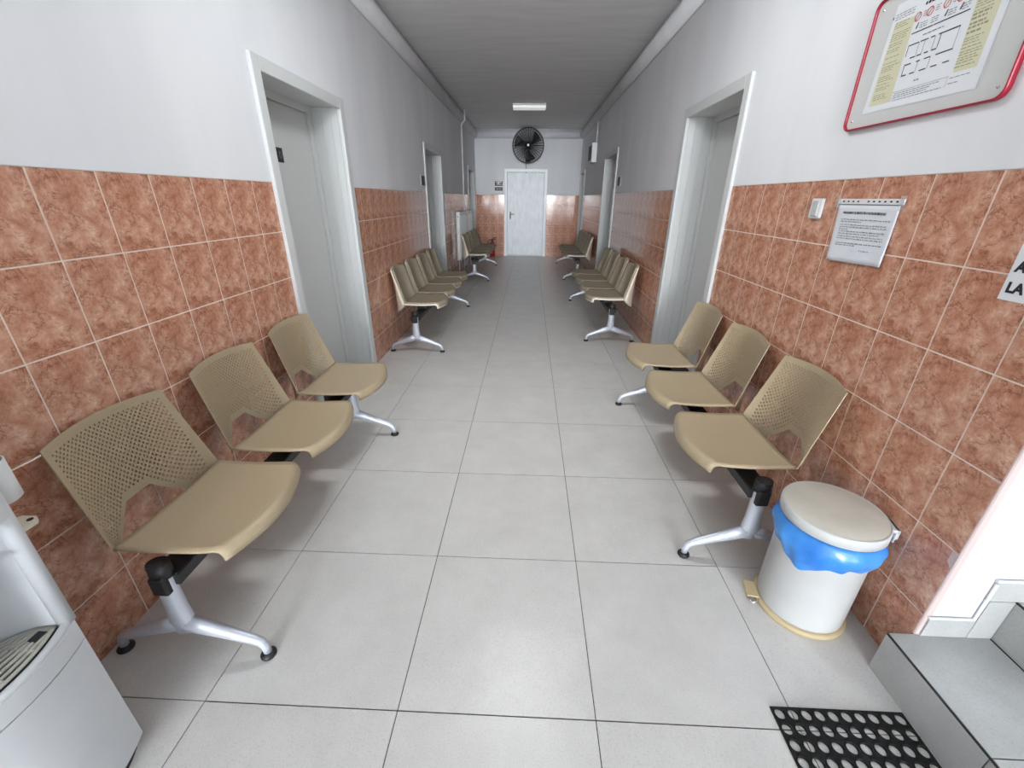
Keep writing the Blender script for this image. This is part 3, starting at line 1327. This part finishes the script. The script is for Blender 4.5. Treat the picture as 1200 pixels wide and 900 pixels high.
for (ya, yb, za, zb) in ((1.885, 1.912, 1.405, 1.445), (1.566, 1.592, 1.40, 1.447)):
    mb = MB()
    mb.box(-.0085, -.0078, ya - 1.735, yb - 1.735, za - 1.32, zb - 1.32)
    mb.build('tape', 'clear_plastic', N)

# the paper with large letters, cut by the picture's edge
A = tag(empty('paper_sign', (XW, 1.066, 1.283)), 'white paper with large black capitals on the tiles by the stairs', 'sign')
mb = MB()
mb.box(-.0025, -.0008, -.099, .099, 1.193 - 1.283, 1.375 - 1.283)
mb.build('sheet', 'paper_white', A)
text_mesh('A', .036, 'ink', 'letters', A, (-.003, 1.1545 - 1.066, 1.266 - 1.283), (PI / 2, 0, -PI / 2), bold=.0016)
text_mesh('LA', .036, 'ink', 'letters', A, (-.003, 1.1545 - 1.066, 1.2135 - 1.283), (PI / 2, 0, -PI / 2), bold=.0016)

# red framed evacuation board
E_ = tag(empty('evacuation_board', (XW, 1.675, 1.89)), 'red-framed wall board holding a printed evacuation plan', 'board')
EY, EZ = 1.675, 1.89
y0, y1, z0, z1 = 1.368, 1.985, 1.682, 2.082


def rrect(y0, y1, z0, z1, rc, n=6):
    pts = []
    for (cy, cz, a0) in ((y1 - rc, z1 - rc, 0), (y0 + rc, z1 - rc, 90), (y0 + rc, z0 + rc, 180), (y1 - rc, z0 + rc, 270)):
        for k in range(n + 1):
            a = math.radians(a0 + 90 * k / n)
            pts.append((cy + rc * math.cos(a), cz + rc * math.sin(a)))
    return pts


mb = MB()
mb.prism([(a - EY, b_ - EZ) for a, b_ in rrect(y0 + .004, y1 - .004, z0 + .004, z1 - .004, .025)], 'x', -.010, -.001)
mb.build('panel', 'board_white', E_)
mb = MB()
mb.tube([(-.011, a - EY, b_ - EZ) for a, b_ in rrect(y0, y1, z0, z1, .028)], (.0038, .0095), 10, closed=True, flat=(1, 0, 0))
mb.build('frame', 'board_red', E_)


def ep(y, z, d=.0):
    return (-(.0115 + d), y - EY, z - EZ)


mb = MB()
quad(mb, [ep(1.908, 1.728), ep(1.465, 1.722), ep(1.462, 2.04), ep(1.886, 2.045)])
mb.build('poster', 'paper_white', E_)
for pts in ([(1.883, 1.748), (1.783, 1.747), (1.788, 1.986), (1.872, 1.992)], [(1.560, 1.780), (1.487, 1.778), (1.487, 2.03), (1.57, 2.03)]):
    mb = MB()
    quad(mb, [ep(y, z, .0003) for y, z in pts])
    mb.build('yellow_column', 'paper_yellow', E_)
rn = random.Random(11)
mb = MB()
ez = lambda s, t: ep(s, t, .0006)


def print_line(mb, ya, yb, z, h, rn, solid=False, slope=0):
    y = ya
    while y > yb + .002:
        w = (ya - yb) if solid else min(rn.uniform(.006, .018), y - yb)
        quad(mb, [ez(y, z), ez(y - w, z), ez(y - w, z + h), ez(y, z + h)])
        y -= w + .003


z = 1.985
while z > 1.758:
    print_line(mb, 1.872 + .004 * 0, 1.872 - rn.uniform(.045, .078), z, .0022, rn)
    z -= rn.choice((.0065, .0065, .010, .016))
mb.build('column_print', 'ink_olive', E_)['kind'] = 'stuff'
mb = MB()
z = 2.02
while z > 1.785:
    thick = .0022 if not (1.86 < z < 1.92) else .005
    print_line(mb, 1.562, 1.562 - rn.uniform(.045, .07), z, thick, rn)
    z -= rn.choice((.0065, .0075, .009)) + (thick - .0022)
mb.build('column_print', 'ink_olive', E_)['kind'] = 'stuff'
mb = MB()
for z in (2.012, 2.005, 1.998):
    print_line(mb, 1.88, 1.80, z, .0022, rn)
for (ya, yb, z) in ((1.772, 1.60, 1.766), (1.775, 1.63, 1.760), (1.775, 1.64, 1.754), (1.776, 1.585, 1.747), (1.565, 1.50, 1.766), (1.565, 1.53, 1.752)):
    print_line(mb, ya, yb, z, .002, rn)
for y in (1.755, 1.71, 1.65):
    for z in (1.985, 1.979, 1.973):
        print_line(mb, y, y - .016, z, .0022, rn)
for y in (1.755, 1.715, 1.655, 1.61):
    for z in (1.955, 1.949, 1.943):
        print_line(mb, y, y - .026, z, .0022, rn)
print_line(mb, 1.73, 1.655, 1.917, .003, rn)
print_line(mb, 1.705, 1.685, 1.79, .004, rn)
# thin partitions and borders
for (ya, yb, za, zb) in ((1.782, 1.5725, 1.7725, 1.7735), (1.573, 1.572, 1.745, 1.775), (1.734, 1.7325, 1.862, 1.90), (1.712, 1.7105, 1.862, 1.90), (1.675, 1.6735, 1.862, 1.90),
                         (1.714, 1.7125, 1.816, 1.845), (1.668, 1.6665, 1.816, 1.845), (1.594, 1.5925, 1.845, 1.90)):
    quad(mb, [ez(ya, za), ez(yb, za), ez(yb, zb), ez(ya, zb)])
mb.build('fine_print', 'ink_grey', E_)['kind'] = 'stuff'
mb = MB()
# plan walls drawn in heavy black dashes
for (ya, yb, z) in ((1.776, 1.735, 1.900), (1.73, 1.70, 1.900), (1.692, 1.676, 1.900), (1.664, 1.592, 1.900), (1.755, 1.735, 1.862), (1.728, 1.712, 1.862), (1.70, 1.685, 1.862), (1.672, 1.655, 1.862),
                    (1.765, 1.742, 1.845), (1.722, 1.707, 1.845), (1.692, 1.668, 1.845), (1.65, 1.592, 1.845), (1.765, 1.748, 1.815), (1.735, 1.715, 1.815), (1.697, 1.672, 1.815), (1.655, 1.632, 1.815), (1.612, 1.590, 1.815),
                    (1.781, 1.70, 1.933), (1.698, 1.578, 1.933)):
    quad(mb, [ez(ya, z), ez(yb, z), ez(yb, z + .0032), ez(ya, z + .0032)])
for (y, za, zb) in ((1.777, 1.872, 1.903), (1.768, 1.815, 1.85), (1.656, 1.866, 1.903)):
    quad(mb, [ez(y, za), ez(y - .0025, za), ez(y - .0025, zb), ez(y, zb)])
for (y, z) in ((1.772, 1.945), (1.668, 1.945), (1.618, 1.945)):
    quad(mb, [ez(y, z), ez(y - .006, z), ez(y - .010, z + .016), ez(y - .006, z + .016)])
print_line(mb, 1.76, 1.68, 2.003, .008, rn)
quad(mb, [ez(1.892, 2.004), ez(1.887, 2.004), ez(1.887, 2.011), ez(1.892, 2.011)])
mb.build('plan_print', 'ink', E_)['kind'] = 'stuff'
for y in (1.776, 1.730, 1.671, 1.625):
    mb = MB()
    ring = [(-.0122, y - EY + .0115 * math.cos(2 * PI * k / 20), 1.979 - EZ + .0115 * math.sin(2 * PI * k / 20)) for k in range(20)]
    mb.tube(ring, .0011, 5, closed=True)
    mb.tube([ring[7], ring[17]], .0009, 5)
    mb.build('ban_symbol', 'ink_red', E_)
mb = MB()
mb.box(-.0135, -.0122, 1.458 - EY, 1.4615 - EY, 1.722 - EZ, 2.04 - EZ)
mb.build('sleeve_edge', 'clear_plastic', E_)
for (y, z) in ((y1 - .03, z0 + .03), (y1 - .03, z1 - .03), (y0 + .03, z0 + .03)):
    mb = MB()
    mb.lathe([(.004, 0), (.004, -.0125), (.002, -.0135)], cx=0, cy=y - EY, cz=z - EZ, seg=10, axis='x')
    mb.build('screw', 'chrome', E_)

# ------------------------------------------------------------------ door plates and signs


def plate(x, y, z, facing, w, h, label, name='door_plate'):
    P_ = tag(empty(name, (x, y, z)), label, 'sign')
    m1 = MB()
    m1.box(*sorted((0, facing * .006)), -w / 2, w / 2, -h / 2, h / 2)
    m1.build('backing', 'white_plastic', P_)
    m1 = MB()
    m1.box(*sorted((facing * .006, facing * .009)), -w / 2 + .008, w / 2 - .008, -h / 2 + .006, h / 2 - .006)
    m1.build('face', 'black_plastic', P_)
    return P_


plate(XL, 5.94, 1.625, 1, .19, .125, 'small black sign plate beside a recessed door on the radiator side')
plate(XR, 6.60, 1.66, -1, .19, .125, 'small black sign plate beside a recessed door on the electrical box side')
LX = XL - .2255
P1 = tag(empty('door_number_plate', (LX, 2.995, 1.668)), 'small black number plate on the white door behind the perforated chairs', 'sign')
MB().box(0, .003, -.034, .034, -.042, .042, bevel=.001).build('face', 'black_plastic', P1)
mb = MB()
mb.tube([(.0032, .011 * math.cos(2 * PI * k / 16), .019 * math.sin(2 * PI * k / 16)) for k in range(16)], .0025, 6, closed=True)
mb.build('digit', 'ink_grey', P1)

for (za, zb, lab) in ((1.708, 1.828, 'upper black and white plate on the end wall beside the far door'), (1.597, 1.697, 'lower black plate with white print on the end wall beside the far door')):
    P_ = tag(empty('wall_plate', (-.80, YF, (za + zb) / 2)), lab, 'sign')
    h = (zb - za) / 2
    MB().box(-.102, .102, -.006, 0, -h, h).build('backing', 'white_plastic', P_)
    MB().box(-.098, .098, -.009, -.006, -h + .008, h - .006).build('face', 'black_plastic', P_)
    mb = MB()
    if za > 1.7:
        for (xa, xb, z2, z3) in ((-.075, -.04, .02, .04), (-.03, .02, -.005, .05), (.03, .07, .02, .05), (-.06, .08, -.025, -.01)):
            quad(mb, [(xa, -.0095, z2), (xb, -.0095, z2), (xb, -.0095, z3), (xa, -.0095, z3)])
    else:
        for (xa, xb, z2, z3) in ((-.06, -.005, -.012, .004), (.01, .06, -.012, .004), (-.095, .095, .030, .036)):
            quad(mb, [(xa, -.0095, z2), (xb, -.0095, z2), (xb, -.0095, z3), (xa, -.0095, z3)])
    mb.build('print', 'paper_white', P_)
mb = MB()
mb.box(-1.11, -.70, YF - .012, YF, 1.572, 1.586)
tag(mb.build('shelf_strip', 'white_plastic'), 'thin white horizontal strip under the plates beside the far door', 'strip')

# ------------------------------------------------------------------ fan
FNX, FNZ, FNR = -.069, 2.592, .372
FY_ = YF - .27
FAN = tag(empty('wall_fan', (FNX, FY_, FNZ)), 'black caged industrial fan mounted on the end wall above the door', 'fan')
mb = MB()
mb.tube([(FNR * math.cos(2 * PI * k / 48), 0, FNR * math.sin(2 * PI * k / 48)) for k in range(48)], .011, 8, closed=True)
mb.build('outer_ring', 'fan_black', FAN)
for (sgn, nm) in ((-1, 'front_grille'), (1, 'rear_grille')):
    mb = MB()
    for q in range(1, 15):
        rr = FNR * q / 15
        yy = sgn * .085 * (1 - (rr / FNR) ** 2)
        mb.tube([(rr * math.cos(2 * PI * k / 32), yy, rr * math.sin(2 * PI * k / 32)) for k in range(32)], .0030, 4, closed=True)
    for k in range(36):
        a = 2 * PI * k / 36
        mb.tube([(FNR * t * math.cos(a), sgn * .085 * (1 - t * t), FNR * t * math.sin(a)) for t in (.12, .35, .6, .8, 1)], .0032 if k % 9 else .006, 4)
    mb.build(nm, 'fan_black', FAN)
for k in range(3):
    a0 = 2 * PI * k / 3 + .5
    mb = MB()

    def blade(s, t, a0=a0):
        rr = .05 + .27 * s
        wd = (.25 + .45 * s) * (1 - .25 * s)
        a = a0 + (t - .5) * wd * 1.5 + .25 * s
        return (rr * math.cos(a), .03 * (t - .5) * 2 * (1 - .4 * s), rr * math.sin(a))
    mb.grid(blade, 10, 6)
    link('blade', solidified('blade', mb, ['fan_black'], .003, 0), FAN)
mb = MB()
mb.lathe([(.03, -.06), (.055, -.05), (.06, .0), (.07, .04), (.07, .15), (.055, .17)], seg=24, axis='y')
mb.build('motor', 'fan_black', FAN)
mb = MB()
mb.lathe([(.022, -.095), (.027, -.09), (.027, -.084)], seg=24, axis='y')
mb.build('badge', 'silver_paint', FAN)
mb = MB()
mb.tube([(0, .14, 0), (0, .14, -.12), (0, .2, -.22), (0, .262, -.22)], .018, 8)
mb.box(-.06, .06, .255, .268, -.34, -.1)
mb.build('bracket', 'fan_black', FAN)
mb = MB()
mb.tube([(-.05, .17, -.02), (-.10, .18, -.15), (-.06, .2, -.27), (.04, .22, -.28), (.09, .23, -.16)], .007, 6)
mb.tube([(-.03, .25, -.3), (-.045, .265, -.40), (-.045, .265, -.48)], .006, 6)
mb.build('cable', 'fan_black', FAN)

# ------------------------------------------------------------------ ceiling lamp


def ceiling_lamp(y, label, power):
    LMP = tag(empty('ceiling_lamp', (-.046, y, ZC)), label, 'lamp')
    MB().box(-.30, .30, -.12, .16, -.03, 0, bevel=.004).build('housing', 'lamp_body', LMP)
    MB().box(-.295, .295, -.115, .155, -.062, -.03, bevel=.006).build('diffuser', 'lamp_diffuser', LMP)
    if power:
        l = area_light('added_lamp_light', (-.046, y + .02, ZC - .066), (0, 0, 0), .58, .26, power, (.95, .985, 1.0))
    return LMP


ceiling_lamp(8.9, 'flat white rectangular lamp on the corridor ceiling in front of the black fan', 0)
ceiling_lamp(2.4, 'added flat white lamp, out of view, lighting the perforated benches', 15)  # unseen fixture added to brighten the floor and side walls

# ------------------------------------------------------------------ radiators and pipe


def radiator(ya, yb, label):
    R_ = tag(empty('radiator', (-1.343, (ya + yb) / 2, .30)), label, 'radiator')
    h = (yb - ya) / 2
    for x in (-.033, .028):
        m1 = MB()
        m1.box(x - .009, x + .009, -h, h, 0, .875, bevel=.006, seg=2)
        pn = m1.build('panel', 'radiator_white', R_)
        k = -h + .03
        m1 = MB()
        while k < h - .03:
            m1.box(x + (.009 if x > 0 else -.013), x + (.013 if x > 0 else -.009), k, k + .012, .06, .82)
            k += .033
        m1.build('rib', 'radiator_white', pn)
    m1 = MB()
    m1.box(-.042, .038, -h, h, .875, .885, bevel=.003)
    m1.build('top_grille', 'radiator_white', R_)
    for sg in (-1, 1):
        m1 = MB()
        m1.box(-.042, .037, sg * h - (.004 if sg > 0 else 0), sg * h + (0 if sg > 0 else .004), .02, .875)
        m1.build('end_plate', 'radiator_white', R_)
        m1 = MB()
        m1.tube([(-.02, sg * (h - .1), .05), (-.02, sg * (h - .1), -.29)], .009, 8)
        m1.lathe([(.025, -.30), (.025, -.292)], cx=-.02, cy=sg * (h - .1), seg=14)
        m1.build('stand', 'radiator_white', R_)
    m1 = MB()
    m1.lathe([(.012, -.004), (.012, -.012)], cx=.0, cy=-h, cz=.80, seg=14, axis='y')
    m1.build('plug', 'ink_grey', R_)
    return R_


radiator(8.40, 9.28, 'tall white panel radiator next to the thin heating riser pipe')
radiator(9.56, 10.22, 'shorter white panel radiator next to the last door')
mb = MB()
mb.tube([(-1.365, 9.42, .06), (-1.365, 9.42, 1.0), (-1.365, 9.425, 1.9), (-1.365, 9.43, 2.75), (-1.30, 9.43, 2.80), (-1.30, 9.43, ZC)], .014, 10)
mb.tube([(-1.365, 9.42, 1.12), (-1.352, 9.552, 1.12)], .010, 8)
mb.tube([(-1.365, 9.42, 1.12), (-1.352, 9.288, 1.12)], .010, 8)
tag(mb.build('heating_pipe', 'radiator_white'), 'thin white vertical heating pipe rising from the radiators to the ceiling', 'pipe')
for y, lab in ((9.5, 'small white pipe valve next to the shorter radiator'), (9.34, 'small white pipe valve next to the taller radiator')):
    mb = MB()
    mb.lathe([(.016, 0), (.02, .005), (.02, .03), (.014, .035)], seg=14)
    o = mb.build('radiator_valve', 'white_plastic')
    o.location = (-1.352, y, 1.13)
    tag(o, lab, 'valve', 'radiator valves on the heating pipe')

# ------------------------------------------------------------------ electrical box and conduit
EB = tag(empty('electrical_box', (XR, 9.35, 2.08)), 'grey-white electrical box on the wall under a thin conduit', 'electrical box')
MB().box(-.098, 0, -.21, .21, 0, .33, bevel=.004).build('body', 'white_plastic', EB)
MB().box(-.112, -.098, -.19, .19, .04, .29, bevel=.003).build('cover', 'black_plastic', EB)
mb = MB()
mb.tube([(XR - .013, 9.2, 2.412), (XR - .013, 9.2, 2.77)], .011, 8)
tag(mb.build('conduit', 'white_plastic'), 'thin white conduit running up from the electrical box', 'conduit')

# ------------------------------------------------------------------ fire extinguisher
X_ = tag(empty('fire_extinguisher', (-.965, 11.55, 0)), 'red fire extinguisher with black hose standing by the end wall', 'extinguisher')
mb = MB()
mb.lathe([(.06, 0), (.072, .006), (.074, .02), (.074, .30), (.066, .34), (.045, .365), (.022, .38), (.02, .40)], seg=24)
mb.build('cylinder', 'extinguisher_red', X_)
mb = MB()
mb.lathe([(.024, .395), (.024, .43)], seg=14)
mb.box(-.015, .11, -.01, .01, .43, .442, bevel=.002)
mb.tube([(-.01, 0, .44), (.05, 0, .47), (.12, 0, .485)], .008, 8)
mb.build('valve_handle', 'black_plastic', X_)
mb = MB()
mb.tube([(-.02, 0, .42), (-.08, 0, .43), (-.12, -.01, .38), (-.115, -.02, .25), (-.095, -.02, .12)], .011, 8)
mb.build('hose', 'black_plastic', X_)
